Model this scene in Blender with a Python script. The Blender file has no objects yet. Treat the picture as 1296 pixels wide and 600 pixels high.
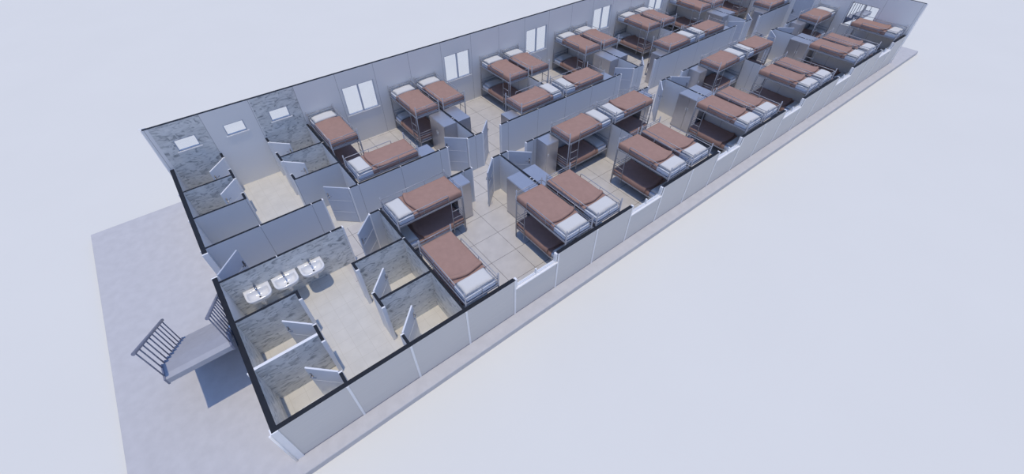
import bpy, math, random
from mathutils import Vector, Matrix, Euler

random.seed(4)
SC = bpy.context.scene
COL = SC.collection
PI = math.pi
P = 1.22            # wall panel module
CUT = 1.20          # height at which the walls are sectioned
FULL = 2.40         # height of the uncut walls
LEN = 21 * P        # building length

# ------------------------------------------------------------------ materials
def new_mat(name):
    m = bpy.data.materials.new(name)
    m.use_nodes = True
    nt = m.node_tree
    b = nt.nodes['Principled BSDF']
    return m, nt, b

def plain(name, col, rough=0.5, metal=0.0, noise=0.0, nscale=6.0, bump=0.0, bscale=60.0, spec=0.5):
    m, nt, b = new_mat(name)
    b.inputs['Roughness'].default_value = rough
    b.inputs['Metallic'].default_value = metal
    b.inputs['Specular IOR Level'].default_value = spec
    tc = nt.nodes.new('ShaderNodeTexCoord')
    n = nt.nodes.new('ShaderNodeTexNoise')
    n.inputs['Scale'].default_value = nscale
    n.inputs['Detail'].default_value = 4
    nt.links.new(tc.outputs['Object'], n.inputs['Vector'])
    r = nt.nodes.new('ShaderNodeValToRGB')
    r.color_ramp.elements[0].position = 0.3
    r.color_ramp.elements[1].position = 0.7
    lo = [max(0, c * (1 - noise)) for c in col]
    hi = [min(1, c * (1 + noise)) for c in col]
    r.color_ramp.elements[0].color = (*lo, 1)
    r.color_ramp.elements[1].color = (*hi, 1)
    nt.links.new(n.outputs['Fac'], r.inputs['Fac'])
    nt.links.new(r.outputs['Color'], b.inputs['Base Color'])
    if bump:
        n2 = nt.nodes.new('ShaderNodeTexNoise')
        n2.inputs['Scale'].default_value = bscale
        nt.links.new(tc.outputs['Object'], n2.inputs['Vector'])
        bp = nt.nodes.new('ShaderNodeBump')
        bp.inputs['Strength'].default_value = bump
        bp.inputs['Distance'].default_value = 0.01
        nt.links.new(n2.outputs['Fac'], bp.inputs['Height'])
        nt.links.new(bp.outputs['Normal'], b.inputs['Normal'])
    return m

def math_node(nt, op, a, b=None):
    n = nt.nodes.new('ShaderNodeMath')
    n.operation = op
    for i, v in enumerate((a, b)):
        if v is None:
            continue
        if isinstance(v, (int, float)):
            n.inputs[i].default_value = v
        else:
            nt.links.new(v, n.inputs[i])
    return n.outputs[0]

def line_mask(nt, coord, period, offset, width):
    a = math_node(nt, 'SUBTRACT', coord, offset)
    a = math_node(nt, 'DIVIDE', a, period)
    a = math_node(nt, 'ADD', a, 0.5)
    a = math_node(nt, 'FLOORED_MODULO', a, 1.0)
    a = math_node(nt, 'SUBTRACT', a, 0.5)
    a = math_node(nt, 'ABSOLUTE', a)
    a = math_node(nt, 'MULTIPLY', a, period)
    return math_node(nt, 'LESS_THAN', a, width / 2)

def panel(name, col, axis, offset, rough=0.4, line=0.5, width=0.010, ribs=False):
    """sandwich panel with a joint every module along one axis"""
    m, nt, b = new_mat(name)
    b.inputs['Roughness'].default_value = rough
    tc = nt.nodes.new('ShaderNodeTexCoord')
    sx = nt.nodes.new('ShaderNodeSeparateXYZ')
    nt.links.new(tc.outputs['Object'], sx.inputs[0])
    f = line_mask(nt, sx.outputs[axis], P, offset, width)
    mx = nt.nodes.new('ShaderNodeMix')
    mx.data_type = 'RGBA'
    nt.links.new(f, mx.inputs['Factor'])
    mx.inputs['A'].default_value = (*col, 1)
    mx.inputs['B'].default_value = (*[c * line for c in col], 1)
    out = mx.outputs['Result']
    if ribs:
        n = nt.nodes.new('ShaderNodeTexNoise')
        mp = nt.nodes.new('ShaderNodeMapping')
        mp.inputs['Scale'].default_value = (0.5, 0.5, 18)
        nt.links.new(tc.outputs['Object'], mp.inputs[0])
        nt.links.new(mp.outputs[0], n.inputs['Vector'])
        n.inputs['Scale'].default_value = 2.0
        mr = nt.nodes.new('ShaderNodeMapRange')
        mr.inputs['To Min'].default_value = 0.93
        mr.inputs['To Max'].default_value = 1.05
        nt.links.new(n.outputs['Fac'], mr.inputs['Value'])
        mu = nt.nodes.new('ShaderNodeMix')
        mu.data_type = 'RGBA'
        mu.blend_type = 'MULTIPLY'
        mu.inputs['Factor'].default_value = 1
        nt.links.new(out, mu.inputs['A'])
        nt.links.new(mr.outputs[0], mu.inputs['B'])
        out = mu.outputs['Result']
    nt.links.new(out, b.inputs['Base Color'])
    return m

def tiles(name, col, grout, size, ox, oy, width, rough=0.35, var=0.05):
    m, nt, b = new_mat(name)
    b.inputs['Roughness'].default_value = rough
    tc = nt.nodes.new('ShaderNodeTexCoord')
    sx = nt.nodes.new('ShaderNodeSeparateXYZ')
    nt.links.new(tc.outputs['Object'], sx.inputs[0])
    f = math_node(nt, 'MAXIMUM', line_mask(nt, sx.outputs[0], size, ox, width),
                  line_mask(nt, sx.outputs[1], size, oy, width))
    n = nt.nodes.new('ShaderNodeTexNoise')
    n.inputs['Scale'].default_value = 3.5
    n.inputs['Detail'].default_value = 6
    nt.links.new(tc.outputs['Object'], n.inputs['Vector'])
    r = nt.nodes.new('ShaderNodeValToRGB')
    r.color_ramp.elements[0].position = .35
    r.color_ramp.elements[1].position = .65
    r.color_ramp.elements[0].color = (*[c * (1 - var) for c in col], 1)
    r.color_ramp.elements[1].color = (*[min(1, c * (1 + var)) for c in col], 1)
    nt.links.new(n.outputs['Fac'], r.inputs['Fac'])
    mx = nt.nodes.new('ShaderNodeMix')
    mx.data_type = 'RGBA'
    nt.links.new(f, mx.inputs['Factor'])
    nt.links.new(r.outputs['Color'], mx.inputs['A'])
    mx.inputs['B'].default_value = (*grout, 1)
    nt.links.new(mx.outputs['Result'], b.inputs['Base Color'])
    return m

def marble(name, axis, light=(.80, .80, .77), dark=(.32, .335, .34)):
    """slabs of veined stone laid in courses"""
    m, nt, b = new_mat(name)
    b.inputs['Roughness'].default_value = 0.35
    tc = nt.nodes.new('ShaderNodeTexCoord')
    sx = nt.nodes.new('ShaderNodeSeparateXYZ')
    nt.links.new(tc.outputs['Object'], sx.inputs[0])
    cb = nt.nodes.new('ShaderNodeCombineXYZ')
    nt.links.new(sx.outputs[axis], cb.inputs[0])
    nt.links.new(sx.outputs[2], cb.inputs[1])
    br = nt.nodes.new('ShaderNodeTexBrick')
    br.inputs['Scale'].default_value = 1.0
    br.inputs['Brick Width'].default_value = 0.36
    br.inputs['Row Height'].default_value = 0.13
    br.inputs['Mortar Size'].default_value = 0.0015
    br.inputs['Color1'].default_value = (0, 0, 0, 1)
    br.inputs['Color2'].default_value = (1, 1, 1, 1)
    br.inputs['Mortar'].default_value = (.4, .4, .4, 1)
    nt.links.new(cb.outputs[0], br.inputs['Vector'])
    # the veins shift from slab to slab
    sc = nt.nodes.new('ShaderNodeVectorMath')
    sc.operation = 'SCALE'
    sc.inputs['Scale'].default_value = 7.0
    nt.links.new(br.outputs['Color'], sc.inputs[0])
    ad = nt.nodes.new('ShaderNodeVectorMath')
    nt.links.new(cb.outputs[0], ad.inputs[0])
    nt.links.new(sc.outputs[0], ad.inputs[1])
    mp = nt.nodes.new('ShaderNodeMapping')
    mp.inputs['Rotation'].default_value = (0, 0, 0.35)
    mp.inputs['Scale'].default_value = (3.0, 6.5, 1)
    nt.links.new(ad.outputs[0], mp.inputs[0])
    n = nt.nodes.new('ShaderNodeTexNoise')
    n.inputs['Scale'].default_value = 1.0
    n.inputs['Detail'].default_value = 6
    n.inputs['Distortion'].default_value = 2.2
    nt.links.new(mp.outputs[0], n.inputs['Vector'])
    r = nt.nodes.new('ShaderNodeValToRGB')
    e = r.color_ramp.elements
    e[0].position = .33
    e[0].color = (*dark, 1)
    e[1].position = .64
    e[1].color = (*light, 1)
    k = e.new(.46)
    k.color = (*[.22 * d + .78 * l for d, l in zip(dark, light)], 1)
    nt.links.new(n.outputs['Fac'], r.inputs['Fac'])
    mr = nt.nodes.new('ShaderNodeMapRange')
    mr.inputs['To Min'].default_value = .90
    mr.inputs['To Max'].default_value = 1.04
    nt.links.new(br.outputs['Color'], mr.inputs['Value'])
    mu = nt.nodes.new('ShaderNodeMix')
    mu.data_type = 'RGBA'
    mu.blend_type = 'MULTIPLY'
    mu.inputs['Factor'].default_value = 1
    nt.links.new(r.outputs['Color'], mu.inputs['A'])
    nt.links.new(mr.outputs[0], mu.inputs['B'])
    nt.links.new(mu.outputs['Result'], b.inputs['Base Color'])
    return m

def glass(name):
    m = bpy.data.materials.new(name)
    m.use_nodes = True
    nt = m.node_tree
    nt.nodes.clear()
    o = nt.nodes.new('ShaderNodeOutputMaterial')
    t = nt.nodes.new('ShaderNodeBsdfTransparent')
    t.inputs[0].default_value = (.97, .985, 1, 1)
    g = nt.nodes.new('ShaderNodeBsdfGlossy')
    g.inputs['Roughness'].default_value = 0.02
    lw = nt.nodes.new('ShaderNodeLayerWeight')
    lw.inputs['Blend'].default_value = 0.5
    f = math_node(nt, 'POWER', lw.outputs['Facing'], 5.0)
    f = math_node(nt, 'MULTIPLY', f, 0.55)
    f = math_node(nt, 'ADD', f, 0.03)
    mx = nt.nodes.new('ShaderNodeMixShader')
    nt.links.new(f, mx.inputs[0])
    nt.links.new(t.outputs[0], mx.inputs[1])
    nt.links.new(g.outputs[0], mx.inputs[2])
    nt.links.new(mx.outputs[0], o.inputs[0])
    return m

WALLC = (.66, .66, .66)
M = dict(
    ground=plain('outer_ground', (.76, .745, .69), .9, noise=.008, nscale=.35, spec=.1),
    slab=plain('concrete_slab', (.555, .545, .555), .85, noise=.045, nscale=5, bump=.15, bscale=25, spec=.2),
    cap=plain('cut_section', (.017, .020, .028), .6, noise=.1, spec=.2),
    wall_x=panel('panel_joints_along_x', (.60, .625, .66), 0, 0.0),  # darker copy of the panel, blue skylight and shade put into its colour
    wall_y=panel('panel_joints_along_y', (.80, .80, .80), 1, 0.07),  # lighter copy of the same panel, brighter light put into its colour
    wall_b=panel('panel_joints_brightened', (.84, .83, .81), 0, 0.0),  # back wall copy, colour lifted in place of bounced light
    outer=panel('facade_panel', (.64, .62, .59), 0, 0.0, rough=.5, ribs=True),
    white=plain('white_profile', (.86, .855, .85), .4, noise=.02),
    marble_x=marble('stone_courses_along_x', 0),
    marble_y=marble('stone_courses_along_y', 1),
    tile=tiles('large_floor_tiles', (.60, .575, .555), (.14, .125, .12), .777, 6.13, 3.085, .010),
    bath=tiles('small_floor_tiles', (.645, .625, .585), (.565, .54, .49), .30, 1.70, 2.03, .007, var=.04),
    door=plain('door_leaf', (.52, .555, .62), .35, noise=.02),
    door_pale=plain('pale_door_leaf', (.78, .79, .81), .35, noise=.02),
    landing=plain('stair_landing', (.42, .425, .46), .7, noise=.04, spec=.2),  # lighter than the treads, sky and bounce light put into the colour
    steel=plain('locker_steel', (.57, .56, .575), .34, metal=.75, noise=.03),
    seam=plain('locker_seam', (.22, .23, .26), .5, metal=.3),
    tube=plain('painted_tube', (.38, .39, .43), .4, metal=.3, noise=.03),
    board=plain('berth_board', (.17, .17, .19), .5, noise=.03),
    mattress=plain('mattress_cloth', (.66, .70, .78), .85, noise=.02, bump=.1, bscale=40, spec=.2),
    pillow=plain('pillow_cloth', (.67, .66, .64), .9, noise=.015, bump=.1, bscale=30, spec=.15),
    blanket=plain('blanket_cloth', (.378, .238, .196), .9, noise=.05, nscale=9, bump=.25, bscale=35, spec=.15),
    ceramic=plain('white_ceramic', (.80, .80, .80), .12, noise=.01),
    chrome=plain('chrome', (.45, .46, .50), .18, metal=1.0),
    dark=plain('dark_fitting', (.06, .065, .08), .4, noise=.1),
    stair=plain('stair_tread', (.355, .36, .40), .7, noise=.05, spec=.2),
    rail=plain('railing_paint', (.20, .21, .27), .45, noise=.04),
    glass=glass('window_glass'),
)

# ------------------------------------------------------------------ mesh builder
class MB:
    def __init__(s):
        s.v, s.f, s.m, s.sm = [], [], [], []

    def face(s, idx, mi=0, smooth=False):
        s.f.append(idx); s.m.append(mi); s.sm.append(smooth)

    def box(s, x0, x1, y0, y1, z0, z1, mi=0, top=None, sides=None):
        """sides: dict of '-x','+x','-y','+y' -> material slot"""
        b = len(s.v)
        s.v += [(x, y, z) for z in (z0, z1) for y in (y0, y1) for x in (x0, x1)]
        sd = sides or {}
        g = lambda k: sd.get(k, mi)
        s.face((b, b+2, b+3, b+1), mi)
        s.face((b+4, b+5, b+7, b+6), mi if top is None else top)
        s.face((b, b+1, b+5, b+4), g('-y'))
        s.face((b+2, b+6, b+7, b+3), g('+y'))
        s.face((b, b+4, b+6, b+2), g('-x'))
        s.face((b+1, b+3, b+7, b+5), g('+x'))
        return s

    def bevbox(s, x0, x1, y0, y1, z0, z1, c=.006, mi=0):
        """box with chamfered vertical and top edges"""
        def ring(ix, z):
            b = len(s.v)
            X0, X1, Y0, Y1 = x0+ix, x1-ix, y0+ix, y1-ix
            k = c
            s.v += [(X0+k, Y0, z), (X1-k, Y0, z), (X1, Y0+k, z), (X1, Y1-k, z),
                    (X1-k, Y1, z), (X0+k, Y1, z), (X0, Y1-k, z), (X0, Y0+k, z)]
            return list(range(b, b+8))
        rs = [ring(0, z0), ring(0, z1-c), ring(c, z1)]
        s.face(tuple(reversed(rs[0])), mi)
        for a, b2 in zip(rs, rs[1:]):
            for i in range(8):
                j = (i+1) % 8
                s.face((a[i], a[j], b2[j], b2[i]), mi)
        s.face(tuple(rs[-1]), mi)
        return s

    def tube(s, pts, r, n=8, mi=0):
        pts = [Vector(p) for p in pts]
        prev = None
        for i, p in enumerate(pts):
            if i == 0: d = pts[1]-p
            elif i == len(pts)-1: d = p-pts[i-1]
            else: d = (pts[i+1]-p).normalized()+(p-pts[i-1]).normalized()
            d.normalize()
            up = Vector((0, 0, 1)) if abs(d.z) < .9 else Vector((1, 0, 0))
            a = d.cross(up).normalized(); b2 = d.cross(a).normalized()
            base = len(s.v)
            for k in range(n):
                t = 2*PI*k/n
                s.v.append(tuple(p+a*math.cos(t)*r+b2*math.sin(t)*r))
            cur = list(range(base, base+n))
            if prev:
                for k in range(n):
                    j = (k+1) % n
                    s.face((prev[k], cur[k], cur[j], prev[j]), mi, True)
            else:
                s.face(tuple(cur), mi)
            prev = cur
        s.face(tuple(reversed(prev)), mi)
        return s

    def loops(s, loops, mi=0, smooth=True, cap0=True, cap1=True):
        ids = []
        for lp in loops:
            b = len(s.v); s.v += [tuple(p) for p in lp]; ids.append(list(range(b, b+len(lp))))
        n = len(ids[0])
        for a, c in zip(ids, ids[1:]):
            for k in range(n):
                j = (k+1) % n
                s.face((a[k], a[j], c[j], c[k]), mi, smooth)
        if cap0: s.face(tuple(reversed(ids[0])), mi)
        if cap1: s.face(tuple(ids[-1]), mi)
        return s

    def mesh(s, name, mats):
        me = bpy.data.meshes.new(name)
        me.from_pydata(s.v, [], s.f)
        for m in mats: me.materials.append(m)
        for p, mi, sm in zip(me.polygons, s.m, s.sm):
            p.material_index = mi; p.use_smooth = sm
        me.validate(); me.update()
        import bmesh
        bm = bmesh.new(); bm.from_mesh(me)
        bmesh.ops.recalc_face_normals(bm, faces=bm.faces)
        bm.to_mesh(me); bm.free()
        return me

    def build(s, name, mats, parent=None, loc=(0, 0, 0), rz=0):
        if not isinstance(mats, (list, tuple)): mats = [mats]
        o = bpy.data.objects.new(name, s.mesh(name, mats))
        COL.objects.link(o)
        o.location = loc; o.rotation_euler = (0, 0, rz)
        if parent: o.parent = parent
        return o

def tag(o, label=None, cat=None, group=None, kind=None):
    if label: o['label'] = label
    if cat: o['category'] = cat
    if group: o['group'] = group
    if kind: o['kind'] = kind
    return o

def empty(name, loc=(0, 0, 0), rz=0):
    o = bpy.data.objects.new(name, None)
    COL.objects.link(o); o.location = loc; o.rotation_euler = (0, 0, rz)
    o.empty_display_size = .1
    return o

def copy_tree(o, parent=None):
    c = o.copy(); COL.objects.link(c)
    if parent: c.parent = parent
    for ch in list(o.children): copy_tree(ch, c)
    return c

def struct(o): o['kind'] = 'structure'; return o

# ------------------------------------------------------------------ setting: ground and floors
Z0 = -.165
struct(MB().box(-70, 110, -60, 110, Z0-.3, Z0).build('ground', M['ground']))
struct(MB().bevbox(-2.47, LEN+2.47, -.32, 8.97, Z0, 0, .012).build('slab', M['slab']))

YF0, YF1 = 0.0, 0.09          # front wall
YB0, YB1 = 8.62, 8.71         # back wall
XL0, XL1 = -.04, 0.06         # left wall
XR0, XR1 = LEN-.06, LEN+.04   # right wall
C0, C1 = 3.745, 4.965         # corridor walls (centre lines)
T = .030                      # half thickness of a partition

FZ = .004
fl = MB()
fl.box(3.66, XR0, YF1, YB0, .0, FZ)
fl.box(XL1, 3.66, C0, C1, .0, FZ)
fl.box(2.44, 3.66, 2.53, C0, .0, FZ)
struct(fl.build('floor', M['tile']))
fw = MB()
fw.box(XL1, 2.44, YF1, C0, 0, FZ); fw.box(2.44, 3.66, YF1, 2.53, 0, FZ)
struct(fw.build('floor_washroom', M['bath']))
struct(MB().box(XL1, 3.66, C1, YB0, 0, FZ).build('floor_toilet_hall', M['bath']))

# ------------------------------------------------------------------ walls
def wall_front():
    w = MB()
    S = {'-y': 1, '+y': 0}
    # solid lengths and window openings: one opening every three panels
    x = XL0
    for k in range(6):
        a, b = (4+3*k)*P, (5+3*k)*P
        w.box(x, a, YF0, YF1, 0, CUT, 0, 2, S)
        w.box(a, b, YF0, YF1, 0, .90, 0, 3, S)
        x = b
    w.box(x, XR1, YF0, YF1, 0, CUT, 0, 2, S)
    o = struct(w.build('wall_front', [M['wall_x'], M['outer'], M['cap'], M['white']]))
    for j in range(1, 21):
        x = j*P
        MB().bevbox(x-.022, x+.022, -.014, .0, 0, CUT-.004, .004).build('joint_strip', M['white'], o)
    bs = MB(); bs.box(XL0, XR1, -.006, 0, 0, .018)  # dark strip standing in for the shadow line along the wall foot
    bs.build('base_shadow_strip', M['rail'], o)
wall_front()

def wall_back():
    w = MB()
    # stone cladding in the two toilet blocks, plain panels elsewhere
    ops = [(.40, .92, 1.60, 1.93), (1.60, 2.12, 1.60, 1.93), (2.80, 3.33, 1.60, 1.93)]
    ops += [((4+3*k)*P+.09, (5+3*k)*P-.09, 1.00, 1.92) for k in range(6)]
    cuts = [XL0, .08, 1.215, 2.47, 3.655]
    def mat(a): return 3 if (.08 <= a < 1.2 or 2.46 <= a < 3.64) else 0
    xs = sorted(set(cuts+[v for o in ops for v in o[:2]]+[XR1]))
    for a, b in zip(xs, xs[1:]):
        S = {'-y': mat(a), '+y': 1}
        o = [q for q in ops if q[0] <= a+1e-6 and b <= q[1]+1e-6]
        if o:
            w.box(a, b, YB0, YB1, 0, o[0][2], 0, 0, S)
            w.box(a, b, YB0, YB1, o[0][3], FULL, 0, 2, S)
        else:
            w.box(a, b, YB0, YB1, 0, FULL, 0, 2, S)
    struct(w.build('wall_back', [M['wall_b'], M['outer'], M['cap'], M['marble_x']]))
    n = 0
    for k, (a, b, z0, z1) in enumerate(ops):
        n += 1
        f = .022
        fr = MB()
        y0, y1 = YB0+.015, YB0+.065
        fr.box(a, a+f, y0, y1, z0, z1); fr.box(b-f, b, y0, y1, z0, z1)
        fr.box(a+f, b-f, y0, y1, z0, z0+f); fr.box(a+f, b-f, y0, y1, z1-f, z1)
        if k >= 3:
            c = (a+b)/2
            fr.box(c-.022, c+.022, y0, y1, z0+f, z1-f)
        e = struct(fr.build('window_%d' % n, M['door']))
        MB().bevbox(a-.04, b+.04, YB0-.014, YB0+.014, z0-.028, z0, .005).build('window_sill', M['white'], e)
        g = MB()
        if k >= 3:
            g.box(a+f, c-.022, y0+.02, y0+.026, z0+f, z1-f); g.box(c+.022, b-f, y0+.02, y0+.026, z0+f, z1-f)
        else:
            g.box(a+f, b-f, y0+.02, y0+.026, z0+f, z1-f)
        g.build('pane', M['glass'], e)
    return n
NW = wall_back()

# low windows of the cut front wall: sill, jambs, mullion stub and the lower piece of each pane
for k in range(6):
    a, b = (4+3*k)*P+.03, (5+3*k)*P-.03
    c = (a+b)/2
    NW += 1
    f = MB()
    f.box(a-.01, a+.035, .01, .085, .925, CUT); f.box(b-.035, b+.01, .01, .085, .925, CUT)
    f.box(c-.016, c+.016, .025, .07, .925, CUT-.10)
    f.box(a+.035, b-.035, .03, .065, .925, .955)
    e = struct(f.build('window_%d' % NW, M['white']))
    MB().bevbox(a-.03, b+.03, -.02, .11, .90, .925, .005).build('window_sill', M['white'], e)
    g = MB()
    g.box(a+.035, c-.016, .045, .05, .955, CUT-.10); g.box(c+.016, b-.035, .045, .05, .955, CUT-.10)
    g.build('pane', M['glass'], e)

# left wall: entrance gap
DY0, DY1 = 3.93, 4.80
w = MB()
# inner faces: stone in the front showers, plain elsewhere
w.box(XL0, XL1, YF1, 2.53, 0, CUT, 0, 2, {'+x': 3, '-x': 1})
w.box(XL0, XL1, 2.53, DY0, 0, CUT, 0, 2, {'-x': 1})
w.box(XL0, XL1, DY1, YB0, 0, CUT, 0, 2, {'-x': 1})
wl = struct(w.build('wall_left', [M['wall_y'], M['wall_y'], M['cap'], M['marble_y']]))
for j in (1, 2, 4, 5, 6):
    y = .07+j*P
    if DY0-.1 < y < DY1+.1: continue
    MB().bevbox(XL0-.022, XL0, y-.022, y+.022, 0, CUT-.004, .004).build('joint_strip', M['white'], wl)

# right wall: window and exit door, full height
w = MB()
def rw(y0, y1, z0, z1): w.box(XR0, XR1, y0, y1, z0, z1, 0, 2 if z1 > 2.3 else 0)
WY0, WY1, WZ0, WZ1 = 1.39, 2.46, .97, 1.88
EY0, EY1 = 3.93, 4.79
rw(YF1, WY0, 0, FULL); rw(WY0, WY1, 0, WZ0); rw(WY0, WY1, WZ1, FULL); rw(WY1, EY0, 0, FULL)
rw(EY0, EY1, 2.0, FULL); rw(EY1, YB0, 0, FULL)
w.box(XR0, XR1, YF0, YF1, CUT, FULL, 0, 2)
wr = struct(w.build('wall_right', [M['wall_y'], M['wall_y'], M['cap']]))
NW += 1
f = MB()
x0, x1 = XR0+.02, XR0+.07
for y in (WY0, WY1-.022, (WY0+WY1)/2-.018): f.box(x0, x1, y, y+.022 if y != (WY0+WY1)/2-.018 else y+.036, WZ0, WZ1)
f.box(x0, x1, WY0+.022, WY1-.022, WZ0, WZ0+.022); f.box(x0, x1, WY0+.022, WY1-.022, WZ1-.022, WZ1)
e = struct(f.build('window_%d' % NW, M['tube']))
MB().bevbox(XR0-.045, XR0+.019, WY0-.04, WY1+.04, WZ0-.028, WZ0, .005).build('window_sill', M['white'], e)
g = MB(); g.box(x0+.02, x0+.026, WY0+.022, (WY0+WY1)/2-.018, WZ0+.022, WZ1-.022)
g.box(x0+.02, x0+.026, (WY0+WY1)/2+.018, WY1-.022, WZ0+.022, WZ1-.022)
g.build('pane', M['glass'], e)

# corner profiles with a round downpipe
def corner(n, x, y, sx, sy, h):
    t = MB()
    t.box(min(x, x+sx*.02), max(x, x+sx*.02), min(y+sy*.02, y-sy*.09), max(y+sy*.02, y-sy*.09), 0, h)
    t.box(min(x, x-sx*.10), max(x, x-sx*.10), min(y, y+sy*.02), max(y, y+sy*.02), 0, h)
    t.tube([(x+sx*.035, y+sy*.028, 0), (x+sx*.035, y+sy*.028, h)], .018, 10)
    struct(t.build('trim_%d' % n, M['white']))
corner(1, XL0, YF0, -1, -1, CUT)
corner(2, XR1, YF0, 1, -1, FULL)
corner(3, XL0, YB1, -1, 1, FULL+.01)

# ---- partitions
NAMES = {}
def part_x(name, y, x0, x1, neg=0, pos=0, top=1, h=CUT, joints=True, t=T):
    """partition running along x; neg/pos pick the facing of each side (0 panel, 2 stone)"""
    w = MB().box(x0, x1, y-t, y+t, 0, h, 0, top, {'-y': neg, '+y': pos})
    if joints:
        k = math.ceil((x0+.1)/P)
        while k*P < x1-.1:
            w.box(k*P-.009, k*P+.009, y-t-.001, y+t+.001, h-.01, h+.004, 3); k += 1
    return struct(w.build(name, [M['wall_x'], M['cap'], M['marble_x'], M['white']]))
def part_y(name, x, y0, y1, neg=0, pos=0, top=1, h=CUT, joints=False, t=T):
    w = MB().box(x-t, x+t, y0, y1, 0, h, 0, top, {'-x': neg, '+x': pos})
    if joints:
        for yy in joints:
            w.box(x-t-.001, x+t+.001, yy-.009, yy+.009, h-.01, h+.004, 3)
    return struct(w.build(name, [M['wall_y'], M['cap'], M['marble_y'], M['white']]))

part_x('wall_washroom', C0, XL1, 2.70, 2, 0)
part_x('wall_toilet_hall', C1, XL1, 2.70)
# corridor walls with door gaps beside every second partition
spans = [(3.41, 6.34)]
for k in range(3):
    c = 6*P+k*6*P
    spans.append((c-.25, c+.25))
    spans.append((c+.96, c+.96+5.38) if k < 2 else (c+.96, XR0))
for a, b in spans:
    part_x('wall_corridor_front', C0, a, b)
    part_x('wall_corridor_back', C1, a+(.02 if a < 4 else 0), b)
# dormitory partitions
X0 = 3*P
part_y('wall_dormitory', X0, YF1, C0-T, 2, 0, joints=[2.53])
part_y('wall_dormitory', X0, C1+T, YB0, 0, 0, joints=[7.37])
for k in range(2, 7):
    x = 3*P*k
    part_y('partition', x, YF1, C0-T, joints=[2.30, 2.42] if k % 2 == 0 else [1.3])
    part_y('partition', x, C1+T, YB0, joints=[6.1, 6.2] if k % 2 == 0 else [6.3])
# front showers
SL, SR = 1.23, 2.44
part_x('wall_shower', 2.53, XL1, SL+T, 2, 2, joints=False)
part_x('wall_shower', 1.31, XL1, SL-T, 2, 2, top=3, joints=False)
part_x('wall_shower', 2.53, SR-T, X0-T, 2, 0, joints=False)
part_x('wall_shower', 1.31, SR+T, X0-T, 2, 2, joints=False)
for x, ns, ps in ((SL, 2, 0), (SR, 0, 2)):
    part_y('wall_shower', x, 2.31, 2.53-T, ns, ps)
    part_y('wall_shower', x, 1.11, 1.53, ns, ps)
    part_y('wall_shower', x, YF1, .31, ns, ps)
# rear toilets
TL, TR = 1.225, 2.455
for x0, x1 in ((XL1, TL-T), (TR+T, X0-T)):
    part_x('wall_toilet', 7.40, x0, x1, 2, 2, joints=False)
part_x('wall_toilet', 6.175, XL1, TL+T, 0, 2, joints=False)
part_x('wall_toilet', 6.175, TR-T, X0-T, 0, 2, joints=False)
for x in (TL, TR):
    part_y('wall_toilet', x, 8.36, YB0)
    part_y('wall_toilet', x, 7.19, 7.67)
    part_y('wall_toilet', x, 6.175+T, 6.44)

# ------------------------------------------------------------------ doors
ND = 0
def door(hx, hy, length, ang, frame, h=CUT-.003, leafz=.012, lever=.92, thick=.034, lock=None, pale=False):
    """hinge point, leaf length, angle of the open leaf; frame = list of (x0,x1,y0,y1) jambs"""
    global ND
    ND += 1
    l = MB().bevbox(.004, length, -thick/2, thick/2, leafz, h, .003)
    for z in (.36, .76):
        l.box(.02, length-.02, -thick/2-.0025, thick/2+.0025, z-.004, z+.004, 1)
    d = struct(l.build('door_%d' % ND, [M['door_pale' if pale else 'door'], M['white']], loc=(hx, hy, FZ), rz=ang))
    hd = MB()
    for s in (-1, 1):
        yy = s*(thick/2)
        hd.box(length-.075, length-.035, min(yy, yy+s*.006), max(yy, yy+s*.006), lever-.10, lever+.08)
        hd.tube([(length-.055, yy, lever), (length-.055, yy+s*.04, lever), (length-.16, yy+s*.042, lever)], .009, 6)
    hd.build('door_handle', M['dark'] if lock else M['chrome'], d)
    if frame:
        f = MB()
        inv = Matrix.Rotation(-ang, 4, 'Z') @ Matrix.Translation((-hx, -hy, -FZ))
        for (a, b, c, e) in frame: f.box(a, b, c, e, FZ, h)
        f.v = [tuple(inv @ Vector(v)) for v in f.v]
        f.build('door_frame', M['white'], d)
    return d

def jx(x, y, s): # jamb lining the end of a wall along x; s=+1 when the opening lies at larger x
    return (min(x, x+s*.032), max(x, x+s*.032), y-.036, y+.036)
def jy(x, y, s):
    return (x-.036, x+.036, min(y, y+s*.032), max(y, y+s*.032))

# entrance and exit
door(.075, DY0+.05, .72, math.radians(45), [(XL0-.01, XL1+.01, DY0, DY0+.035), (XL0-.01, XL1+.01, DY1-.035, DY1)], lever=.80, lock=1)
door(XR0+.02, EY0+.04, EY1-EY0-.08, math.radians(90), [(XR0-.01, XR1+.01, EY0, EY0+.035), (XR0-.01, XR1+.01, EY1-.035, EY1)], h=1.99, lever=.9, lock=1)
# the hall doors
door(3.40, C1+.012, .66, math.radians(137), [jx(3.43, C1, -1), jx(2.70, C1, 1)])
door(3.378, C0-.012, .66, math.radians(-137), [jx(3.41, C0, -1), jx(2.70, C0, 1)])
# dormitory doors
for k in range(3):
    c = 6*P*(k+1)
    for y, s in ((C1, 1), (C0, -1)):
        door(c-.285, y+s*.015, .66, math.radians(137*s), [jx(c-.25, y, -1), jx(c-.98, y, 1)])
        door(c+.285, y+s*.015, .66, math.radians(43*s), [jx(c+.25, y, 1), jx(c+.96, y, -1)])
# shower and toilet doors
for x, sgn in ((SL, -1), (SR, 1)):
    for y0, y1 in ((.31, 1.11), (1.53, 2.31)):
        door(x+sgn*.02, y0+.045, .62, math.radians(90-sgn*45), [jy(x, y0, 1), jy(x, y1, -1)], lever=.95, pale=True)
for x, sgn in ((TL, -1), (TR, 1)):
    for y0, y1 in ((6.44, 7.19), (7.67, 8.36)):
        door(x+sgn*.02, y1-.045, .60, math.radians(-90+sgn*45), [jy(x, y0, 1), jy(x, y1, -1)], lever=.95, pale=True)

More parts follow.
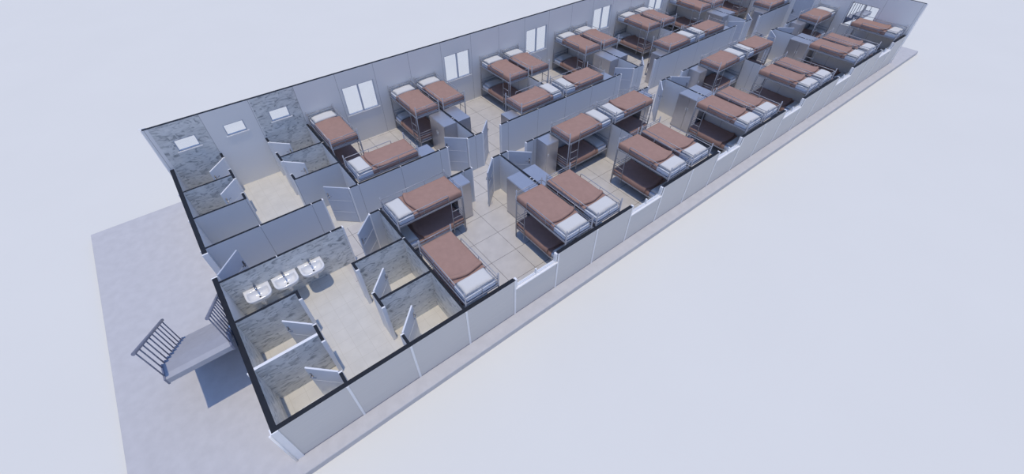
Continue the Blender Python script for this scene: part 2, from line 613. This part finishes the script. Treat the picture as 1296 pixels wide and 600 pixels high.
# ------------------------------------------------------------------ bunk beds
BL, BW, BH = 1.80, .84, 1.57
def make_bunk(s):
    """head towards -y, wall side at +x*s, ladder side at -x*s, foot end"""
    r = empty('bunk_bed')
    hx, hy = BW/2-.016, BL/2-.016
    O, W = -s*hx, s*hx                    # open side, wall side
    for x in (-hx, hx):
        for y in (-hy, hy):
            MB().tube([(x, y, 0), (x, y, BH)], .0165, 10).build('leg', M['tube'], r)
    def frame(z, nm):
        f = MB()
        for x in (-hx, hx): f.box(x-.012, x+.012, -hy, hy, z-.022, z+.022)
        for y in (-hy, hy): f.box(-hx, hx, y-.012, y+.012, z-.022, z+.022)
        for i in range(1, 8):
            y = -hy+2*hy*i/8
            f.box(-hx, hx, y-.03, y+.03, z-.012, z-.002, 1)
        f.build(nm, [M['tube'], M['board']], r)
        MB().box(-hx+.012, hx-.012, -hy+.012, hy-.012, z, z+.012).build('bed_board', M['board'], r)
    frame(1.21, 'upper_frame'); frame(.33, 'lower_frame')
    rr = .0098
    # open-side guard rail, short of the ladder, with rounded ends
    g = MB()
    ys, ye, zt = -hy+.02, hy-.40, 1.47
    g.tube([(O, ys, 1.23), (O, ys, zt-.04), (O, ys+.012, zt-.012), (O, ys+.04, zt), (O, ye-.04, zt), (O, ye-.012, zt-.012), (O, ye, zt-.04), (O, ye, 1.23)], rr, 8)
    g.tube([(O, ys, 1.355), (O, ye, 1.355)], rr*.8, 6)
    ym = (ys+ye)/2
    g.tube([(O, ym, 1.23), (O, ym, zt)], rr*.8, 6)
    g.build('guard_rail', M['tube'], r)
    g = MB()
    g.tube([(W, -hy, 1.50), (W, hy, 1.50)], rr, 8); g.tube([(W, -hy, 1.36), (W, hy, 1.36)], rr*.8, 6)
    for y in (-.3, .3): g.tube([(W, y, 1.23), (W, y, 1.50)], rr*.8, 6)
    g.build('wall_rail', M['tube'], r)
    for y, nm in ((-hy, 'head_rail'), (hy, 'foot_rail')):
        g = MB()
        for z in (1.36, 1.43, 1.50): g.tube([(-hx, y, z), (hx, y, z)], rr*(1 if z > 1.49 else .75), 6)
        g.tube([(0, y, 1.23), (0, y, 1.50)], rr*.75, 6)
        g.build(nm, M['tube'], r)
        g = MB()
        for z in ((.42, .50, .58, .66) if y > 0 else (.56, .66)): g.tube([(-hx, y, z), (hx, y, z)], rr*.8, 6)
        g.build('lower_end_rail', M['tube'], r)
    # ladder leaning on the open side next to the foot
    lx = O-s*.030
    y0, y1 = hy-.36, hy-.05
    L = MB()
    for y in (y0, y1):
        L.tube([(lx, y, .20), (lx, y, 1.19), (O-s*.014, y, 1.24)], .010, 8)
    ld = L.build('ladder', M['tube'], r)
    for z in (.44, .68, .92):
        MB().tube([(lx, y0, z), (lx, y1, z)], .009, 6).build('rung', M['tube'], ld)
    for z, nm in ((1.222, 'upper_mattress'), (.342, 'lower_mattress')):
        pads(BW-.075, BL-.075, .135, z).build(nm, M['mattress'], r)
    return r

def pads(w, l, h, z, n=6):
    """a mattress: rounded slab"""
    m = MB()
    def ring(ins, zz, c):
        a, b = w/2-ins, l/2-ins
        out = []
        for cx, cy, t0 in ((a-c, b-c, 0), (-a+c, b-c, PI/2), (-a+c, -b+c, PI), (a-c, -b+c, 1.5*PI)):
            for i in range(4):
                t = t0+PI/2*i/3
                out.append((cx+c*math.cos(t), cy+c*math.sin(t), zz))
        return out
    m.loops([ring(.012, z, .05), ring(0, z+.02, .055), ring(0, z+h-.025, .055), ring(.008, z+h-.008, .055), ring(.03, z+h, .05)])
    return m

def make_pillow(seed):
    rd = random.Random(seed)
    W, L, H = .71, .395, .10
    nx, ny = 14, 9
    m = MB()
    def prof(u, v):
        a = (1-abs(u)**4.5)*(1-abs(v)**4.5)
        return max(0, a)**.45
    idx = {}
    ph = rd.random()*6
    for side in (1, -1):
        for i in range(nx+1):
            for j in range(ny+1):
                u, v = 2*i/nx-1, 2*j/ny-1
                edge = i in (0, nx) or j in (0, ny)
                if side == -1 and edge:
                    idx[side, i, j] = idx[1, i, j]; continue
                pin = 1-.05*(1-abs(u))*abs(v)**4
                pn2 = 1-.03*(1-abs(v))*abs(u)**4
                z = prof(u, v)*(H*.62 if side == 1 else -H*.30)
                if side == 1 and not edge:
                    z += .006*math.sin(3*u+ph)*math.cos(2.5*v+ph)
                idx[side, i, j] = len(m.v)
                m.v.append((u*W/2*pn2, v*L/2*pin, z+H*.30))
    for side in (1, -1):
        for i in range(nx):
            for j in range(ny):
                q = (idx[side, i, j], idx[side, i+1, j], idx[side, i+1, j+1], idx[side, i, j+1])
                m.face(q if side == 1 else tuple(reversed(q)), 0, True)
    return m.mesh('pillow', [M['pillow']])

def make_blanket(seed, drop=.105, bulge=0.0):
    """quilt over the mattress: turned-back upper edge towards the pillow, sides hanging down"""
    rd = random.Random(seed)
    w = BW-.075
    h0 = 0.0                               # mattress top
    p1, p2, p3 = (rd.random()*6 for _ in range(3))
    hw = w/2+.012
    # stations across: hang left, top, hang right
    us = []
    for t in (0, .5, 1): us.append((-hw-.004*(1-t)-bulge*(.75 if t == 0 else 1 if t == .5 else .75), -drop+drop*.75*t, 'l'))
    us.append((-hw+.008, .012, 'l'))
    N = 18
    for i in range(N+1):
        us.append((-hw+.028+(2*hw-.056)*i/N, .022, 't'))
    us.append((hw-.008, .012, 'r'))
    for t in (1, .5, 0): us.append((hw+.004*(1-t)+bulge*(.75 if t == 0 else 1 if t == .5 else .75), -drop+drop*.75*t, 'r'))
    yh, yf = -BL/2+.445, BL/2-.052          # under layer edge, foot edge
    NY = 34
    m = MB(); grid = []
    skew = rd.choice((-1, 1))
    for a, (x, z, k) in enumerate(us):
        u = max(-1, min(1, x/hw))
        ye = -BL/2+.505+.085*u*u+.012*skew*u+.007*math.sin(5*u+p1)     # fold edge
        col = []
        ylist = [yh, yh+.02, ye+.022, ye-.010, ye+.004, ye+.035]
        ylist += [ye+.03+(yf-ye-.03)*(j/(NY)) for j in range(1, NY+1)]
        for j, y in enumerate(ylist):
            zz = z
            if j <= 2: zz = z-.013
            elif j == 3: zz = z+.018
            elif j == 4: zz = z+.050
            elif j == 5: zz = z+.056
            else:
                f = math.exp(-((y-ye-.02)/.075)**2)
                zz = z+.014+.040*f
                zz += .0035*math.sin(7*x+4*y+p2)*math.sin(5*y-3*x+p3)
            if k != 't':
                zz = z+(zz-z)*(.6 if abs(z) < .05 else .35)
            xx = x
            if k != 't':
                xx = x*(1+.006*math.sin(9*y+p1))
                if j <= 2: xx = x*.985
            col.append((xx, y, zz+h0))
        # foot end hangs down
        for q, dz in ((.014, -.010), (.022, -.045), (.024, -.085), (.024, -.125)):
            zz = max(col[5+NY][2]+dz, -drop-.015) if k == 't' else col[5+NY][2]+dz*.3
            col.append((col[5+NY][0], yf+q, zz))
        grid.append(col)
    nj = len(grid[0])
    ids = []
    for col in grid:
        b = len(m.v); m.v += col; ids.append(range(b, b+nj))
    for a in range(len(ids)-1):
        for j in range(nj-1):
            m.face((ids[a][j], ids[a+1][j], ids[a+1][j+1], ids[a][j+1]), 0, True)
    return m.mesh('blanket', [M['blanket']])

ORD = ['first', 'second', 'third', 'fourth', 'fifth', 'sixth']
protos = {1: make_bunk(1), -1: make_bunk(-1)}
used = {1: False, -1: False}
pil = [make_pillow(i) for i in range(3)]
bla = {'upper': [make_blanket(20+i) for i in range(4)], 'lower': [make_blanket(40+i, .125, .024) for i in range(4)]}
def thick_mod(o):
    md = o.modifiers.new('thickness', 'SOLIDIFY'); md.thickness = .008; md.offset = 1
pil_n = [0]
def put_bunk(cx, cy, rz, s, row, rm, where):
    if used[s]: r = copy_tree(protos[s])
    else: r = protos[s]; used[s] = True
    r.location = (cx, cy, FZ); r.rotation_euler = (0, 0, rz)
    room = '%s %s-row room from the washrooms' % (ORD[rm], row)
    tag(r, 'grey tubular bunk bed %s, %s' % (
        {'L': 'on left side', 'R': 'on right side', 'C': 'along the corridor wall'}[where], room),
        'bunk bed', 'grey bunk beds in the dormitory rooms')
    short = {'L': 'left-side bunk', 'R': 'right-side bunk', 'C': 'corridor-wall bunk'}[where]
    rot = Matrix.Rotation(rz, 4, 'Z')
    for berth, z in (('upper', 1.358), ('lower', .478)):
        i = pil_n[0]; pil_n[0] += 1
        b = bpy.data.objects.new('blanket', bla[berth][(i//2) % 4]); COL.objects.link(b)
        b.location = (cx, cy, z+FZ); b.rotation_euler = (0, 0, rz); thick_mod(b)
        tag(b, 'salmon blanket on %s berth of %s, %s' % (berth, short, room), 'blanket', 'salmon blankets on the bunk beds')
        p = bpy.data.objects.new('pillow', pil[i % 3]); COL.objects.link(p)
        o = rot @ Vector((.008*math.sin(i*2.1), -BL/2+.262, 0))
        p.location = (cx+o.x, cy+o.y, z+FZ); p.rotation_euler = (0, 0, rz+.035*math.sin(i*3.3))
        tag(p, 'white pillow on %s berth of %s, %s' % (berth, short, room), 'pillow', 'white pillows on the bunk beds')

# ------------------------------------------------------------------ lockers
def make_wide_locker():
    """0.88 wide along y, 0.43 deep along x, doors on the -x face; origin at the base centre"""
    r = empty('locker')
    w, d, h = .87, .43, CUT-.006
    MB().bevbox(-d/2, d/2, -w/2, w/2, 0, h, .004).build('body', M['steel'], r)
    for sgn in (-1, 1):
        y0, y1 = (0.003, w/2-.006) if sgn > 0 else (-w/2+.006, -.003)
        dr = MB().bevbox(-d/2-.014, -d/2, y0, y1, .03, h-.012, .003).build('door', M['steel'], r)
        y = sgn*.035
        MB().bevbox(-d/2-.030, -d/2-.014, y-.010, y+.010, .74, .84, .004).build('handle', M['white'], dr)
    return r
def make_narrow_locker(s):
    """0.44 square, door on the -y face; hinge on +x*s side"""
    r = empty('locker')
    w, h = .44, CUT-.006
    MB().bevbox(-w/2, w/2, -w/2, w/2, 0, h, .004).build('body', M['steel'], r)
    dr = MB().bevbox(-w/2+.006, w/2-.006, -w/2-.014, -w/2, .03, h-.012, .003).build('door', M['steel'], r)
    x = -s*(w/2-.05)
    MB().bevbox(x-.012, x+.012, -w/2-.032, -w/2-.014, .80, .88, .004).build('handle', M['white'], dr)
    return r
wl_ = make_wide_locker(); wl_used = False
nl_ = make_narrow_locker(1); nl_used = False

HB = BL/2
for rm in range(6):
    xa = X0+3*P*rm
    xb = xa+3*P if rm < 5 else XR0+T
    for row in ('front', 'back'):
        room = '%s %s-row room from the washrooms' % (ORD[rm], row)
        fr = row == 'front'
        yc = YF1+.025+HB if fr else YB0-.02-HB
        # bunks on both side partitions, head against the outer wall
        rz = 0 if fr else PI
        put_bunk(xa+T+.035+BW/2, yc, rz, -1 if fr else 1, row, rm, 'L')
        put_bunk(xb-T-.035-BW/2, yc, rz, 1 if fr else -1, row, rm, 'R')
        # bunk along the corridor wall, head at the partition without doors
        yk = C0-T-.02-BW/2 if fr else C1+T+.02+BW/2
        left = rm % 2 == 0
        if left: xc, rzc = xa+T+.02+HB, -PI/2
        else: xc, rzc = xb-T-.02-HB, PI/2
        # wall side in the bunk's own frame
        s = (-1 if fr else 1) if left else (1 if fr else -1)
        put_bunk(xc, yk, rzc, s, row, rm, 'C')
        # narrow locker at the foot of that bunk
        if nl_used: n = copy_tree(nl_)
        else: n = nl_; nl_used = True
        xl = xc+HB+.04+.22 if left else xc-HB-.04-.22
        n.location = (xl, C0-T-.012-.22 if fr else C1+T+.012+.22, FZ)
        if not fr: n.rotation_euler = (0, 0, PI)
        tag(n, 'narrow grey locker at foot of corridor-wall bunk, %s' % room, 'locker', 'grey steel lockers in the dormitory rooms')
        # wide locker against the partition beside the doors
        if wl_used: q = copy_tree(wl_)
        else: q = wl_; wl_used = True
        part = xb if left else xa
        xq = part-T-.012-.215 if left else part+T+.012+.215
        q.location = (xq, yc+HB+.03+.435 if fr else yc-HB-.03-.435, FZ)
        q.rotation_euler = (0, 0, 0 if left else PI)
        tag(q, 'wide two-door grey locker at foot of %s-side bunk, %s' % ('right' if left else 'left', room),
            'locker', 'grey steel lockers in the dormitory rooms')

# ------------------------------------------------------------------ wash basins
def basin_outline(w, d, ins, n=20):
    """flat back at y=0, rounded front at y=-d"""
    a, D = w/2-ins, d-2*ins
    pts = []
    for i in range(n+1):
        t = PI*i/n
        c, s = math.cos(t), math.sin(t)
        x = a*math.copysign(abs(c)**.55, c)
        y = -D*.45-D*.55*abs(s)**.62 if 0 < i < n else -D*.45
        pts.append((x, y-ins))
    pts += [(-a, -ins-.2*D), (-a, -ins), (-a*.33, -ins), (a*.33, -ins), (a, -ins), (a, -ins-.2*D)]
    return pts
def make_basin():
    r = empty('wash_basin')
    H = .70; W, D = .53, .42
    m = MB()
    def lp(ins, z, w=W, d=D, sy=0): return [(x, y+sy, z) for x, y in basin_outline(w, d, ins)]
    def bowl(sc, z):
        return [(x*.84*sc, -.245+(y+.21)*.64*sc, z) for x, y in basin_outline(W, D, 0)]
    m.loops([bowl(.30, H-.185), lp(.075, H-.17), lp(.02, H-.10), lp(.0, H-.045), lp(0, H-.008), lp(.006, H),
             bowl(1.0, H), bowl(.96, H-.012), bowl(.88, H-.06), bowl(.66, H-.095), bowl(.30, H-.108), bowl(.05, H-.111)], cap0=True, cap1=True)
    m.build('basin', M['ceramic'], r)
    t = MB()
    t.tube([(0, -.25, H-.31), (0, -.25, H-.13)], .052, 16)
    t.tube([(0, -.25, H-.345), (0, -.25, H-.31)], .040, 16)
    t.tube([(0, -.25, H-.26), (0, -.002, H-.26)], .040, 12)
    t.build('waste_trap', M['ceramic'], r)
    f = MB()
    f.tube([(0, -.048, H), (0, -.048, H+.085)], .026, 12)
    f.tube([(0, -.048, H+.06), (0, -.12, H+.085), (0, -.195, H+.062)], .019, 10)
    fa = f.build('faucet', M['chrome'], r)
    MB().tube([(0, -.048, H+.085), (0, -.052, H+.11), (0, -.12, H+.14)], .013, 8).build('lever', M['chrome'], fa)
    MB().tube([(0, -.245, H-.1125), (0, -.245, H-.104)], .022, 14).build('drain', M['dark'], r)
    return r
b0 = make_basin()
for i, (x, lab) in enumerate(((.555, 'white wall basin nearest the entrance wall, left of three'),
                              (1.145, 'middle white wall basin on the stone washroom wall'),
                              (1.735, 'white wall basin farthest from the entrance wall, right of three'))):
    o = b0 if i == 0 else copy_tree(b0)
    o.location = (x, C0-T-.002, 0)
    tag(o, lab, 'wash basin', 'white wash basins in the washroom')

# ------------------------------------------------------------------ shower trays
def tray(x0, x1, y0, y1, lab):
    H = .09
    def ring(ins, z, c):
        out = []
        for cx, cy, t0 in ((x1-ins-c, y1-ins-c, 0), (x0+ins+c, y1-ins-c, PI/2), (x0+ins+c, y0+ins+c, PI), (x1-ins-c, y0+ins+c, 1.5*PI)):
            for i in range(6):
                t = t0+PI/2*i/5
                out.append((cx+c*math.cos(t), cy+c*math.sin(t), z))
        return out
    r = empty('shower_tray', ((x0+x1)/2, (y0+y1)/2, FZ))
    m = MB().loops([ring(.004, 0, .06), ring(0, H-.01, .06), ring(.008, H, .056), ring(.045, H, .05), ring(.055, H-.01, .045), ring(.075, H-.055, .04)])
    off = Vector(r.location)
    m.v = [tuple(Vector(v)-Vector((off.x, off.y, 0))) for v in m.v]
    m.build('basin', M['ceramic'], r)
    MB().tube([(0, 0, H-.056), (0, 0, H-.048)], .035, 16).build('drain', M['chrome'], r)
    tag(r, lab, 'shower tray', 'white shower trays')
tray(.25, 1.02, .12, .80, 'white shower tray in front-corner stall beside the entrance wall')
tray(2.72, 3.42, .12, .80, 'white shower tray in front stall backing onto the first dormitory')

# ------------------------------------------------------------------ outside stairs
def make_stair(x0, x1):
    r = empty('staircase', ((x0+x1)/2, 2.87, 0))
    hw = (x1-x0)/2
    N = 9
    yb, yt = .97, -.97                     # foot and head of the flight in the stair's own frame
    run = (yb-yt-.16)/N
    rise = 1.36/N
    for i in range(N):
        y1 = yb-i*run
        z = rise*(i+1)
        MB().box(-hw+.03, hw-.03, y1-run-.03, y1, z-.045, z).build('tread', M['stair'], r)
        MB().box(-hw+.03, hw-.03, y1-.018, y1, z-rise, z-.045).build('riser', M['stair'], r)
    yl = yb-N*run
    MB().box(-hw+.03, hw-.03, yt, yl-.03, 1.36-.115, 1.36).build('landing', M['landing'], r)
    for sx in (-1, 1):
        x = sx*(hw-.015)
        s = MB()
        # stringer: sloped plate with a saw-tooth upper edge
        for i in range(N):
            y1 = yb-i*run; z = rise*(i+1)
            a = len(s.v)
            zl0 = max(0, z-rise-.10); zl1 = z-.10
            for xx in (x-.015, x+.015):
                s.v += [(xx, y1, zl0), (xx, y1-run, zl1), (xx, y1-run, z+.012), (xx, y1, z+.012)]
            for q in ((0, 1, 2, 3), (7, 6, 5, 4), (0, 4, 5, 1), (1, 5, 6, 2), (2, 6, 7, 3), (3, 7, 4, 0)):
                s.face(tuple(a+k for k in q))
        s.box(x-.015, x+.015, yt, yl, 1.22, 1.372)
        s.build('stringer', M['rail'], r)
        h = MB()
        zb, zt = rise+.72, 1.36+.84
        h.tube([(x, yb-.03, zb), (x, yt+.03, zt)], .030, 10)
        hr = h.build('handrail', M['rail'], r)
        nb = 10
        for k in range(nb):
            t = (k+.3)/(nb-.4)
            y = yb-.05+(yt-yb+.09)*t
            zz = zb+(zt-zb)*((yb-.03-y)/(yb-yt-.06))
            st = min(N-1, max(0, int((yb-y)/run)))
            MB().tube([(x, y, rise*(st+1)-.02), (x, y, zz)], .012, 8).build('baluster', M['rail'], hr)
    return r
st = make_stair(-1.15, -.075)
tag(st, 'grey staircase with barred railings outside the entrance end', 'staircase', 'outside staircases')
st2 = copy_tree(st)
st2.location = (LEN+.075+(1.15-.075)/2, 2.87, 0)
tag(st2, 'grey staircase seen through the far end window', 'staircase', 'outside staircases')

# ------------------------------------------------------------------ light
wd = bpy.data.worlds.new('sky'); SC.world = wd
wd.use_nodes = True
nt = wd.node_tree
bg = nt.nodes['Background']
tc = nt.nodes.new('ShaderNodeTexCoord')
sx = nt.nodes.new('ShaderNodeSeparateXYZ')
nt.links.new(tc.outputs['Generated'], sx.inputs[0])
rp = nt.nodes.new('ShaderNodeValToRGB')
rp.color_ramp.elements[0].position = 0.0
rp.color_ramp.elements[0].color = (.44, .49, .60, 1)
rp.color_ramp.elements[1].position = 0.62
rp.color_ramp.elements[1].color = (.20, .35, .755, 1)
nt.links.new(sx.outputs[2], rp.inputs['Fac'])
nt.links.new(rp.outputs['Color'], bg.inputs['Color'])
bg.inputs['Strength'].default_value = 1.0
sl = bpy.data.lights.new('sun', 'SUN')
sl.energy = 1.95; sl.color = (1.0, .89, .70); sl.angle = math.radians(1.0)
so = bpy.data.objects.new('sun', sl); COL.objects.link(so)
so.location = (12, 4, 20); so.rotation_euler = (math.radians(3.0), math.radians(-2.6), 0)

# ------------------------------------------------------------------ camera
cd = bpy.data.cameras.new('camera')
cd.sensor_fit = 'HORIZONTAL'; cd.sensor_width = 36
cd.lens = 36*544.058/1296
cd.clip_end = 400
co = bpy.data.objects.new('camera', cd); COL.objects.link(co)
co.location = (1.41955, -4.27772, 8.24671)
co.rotation_euler = (.7648, -.0002, -.6679)
SC.camera = co

vs = SC.view_settings
vs.view_transform = 'Standard'; vs.look = 'None'; vs.gamma = 1; vs.exposure = 0; vs.use_curve_mapping = False
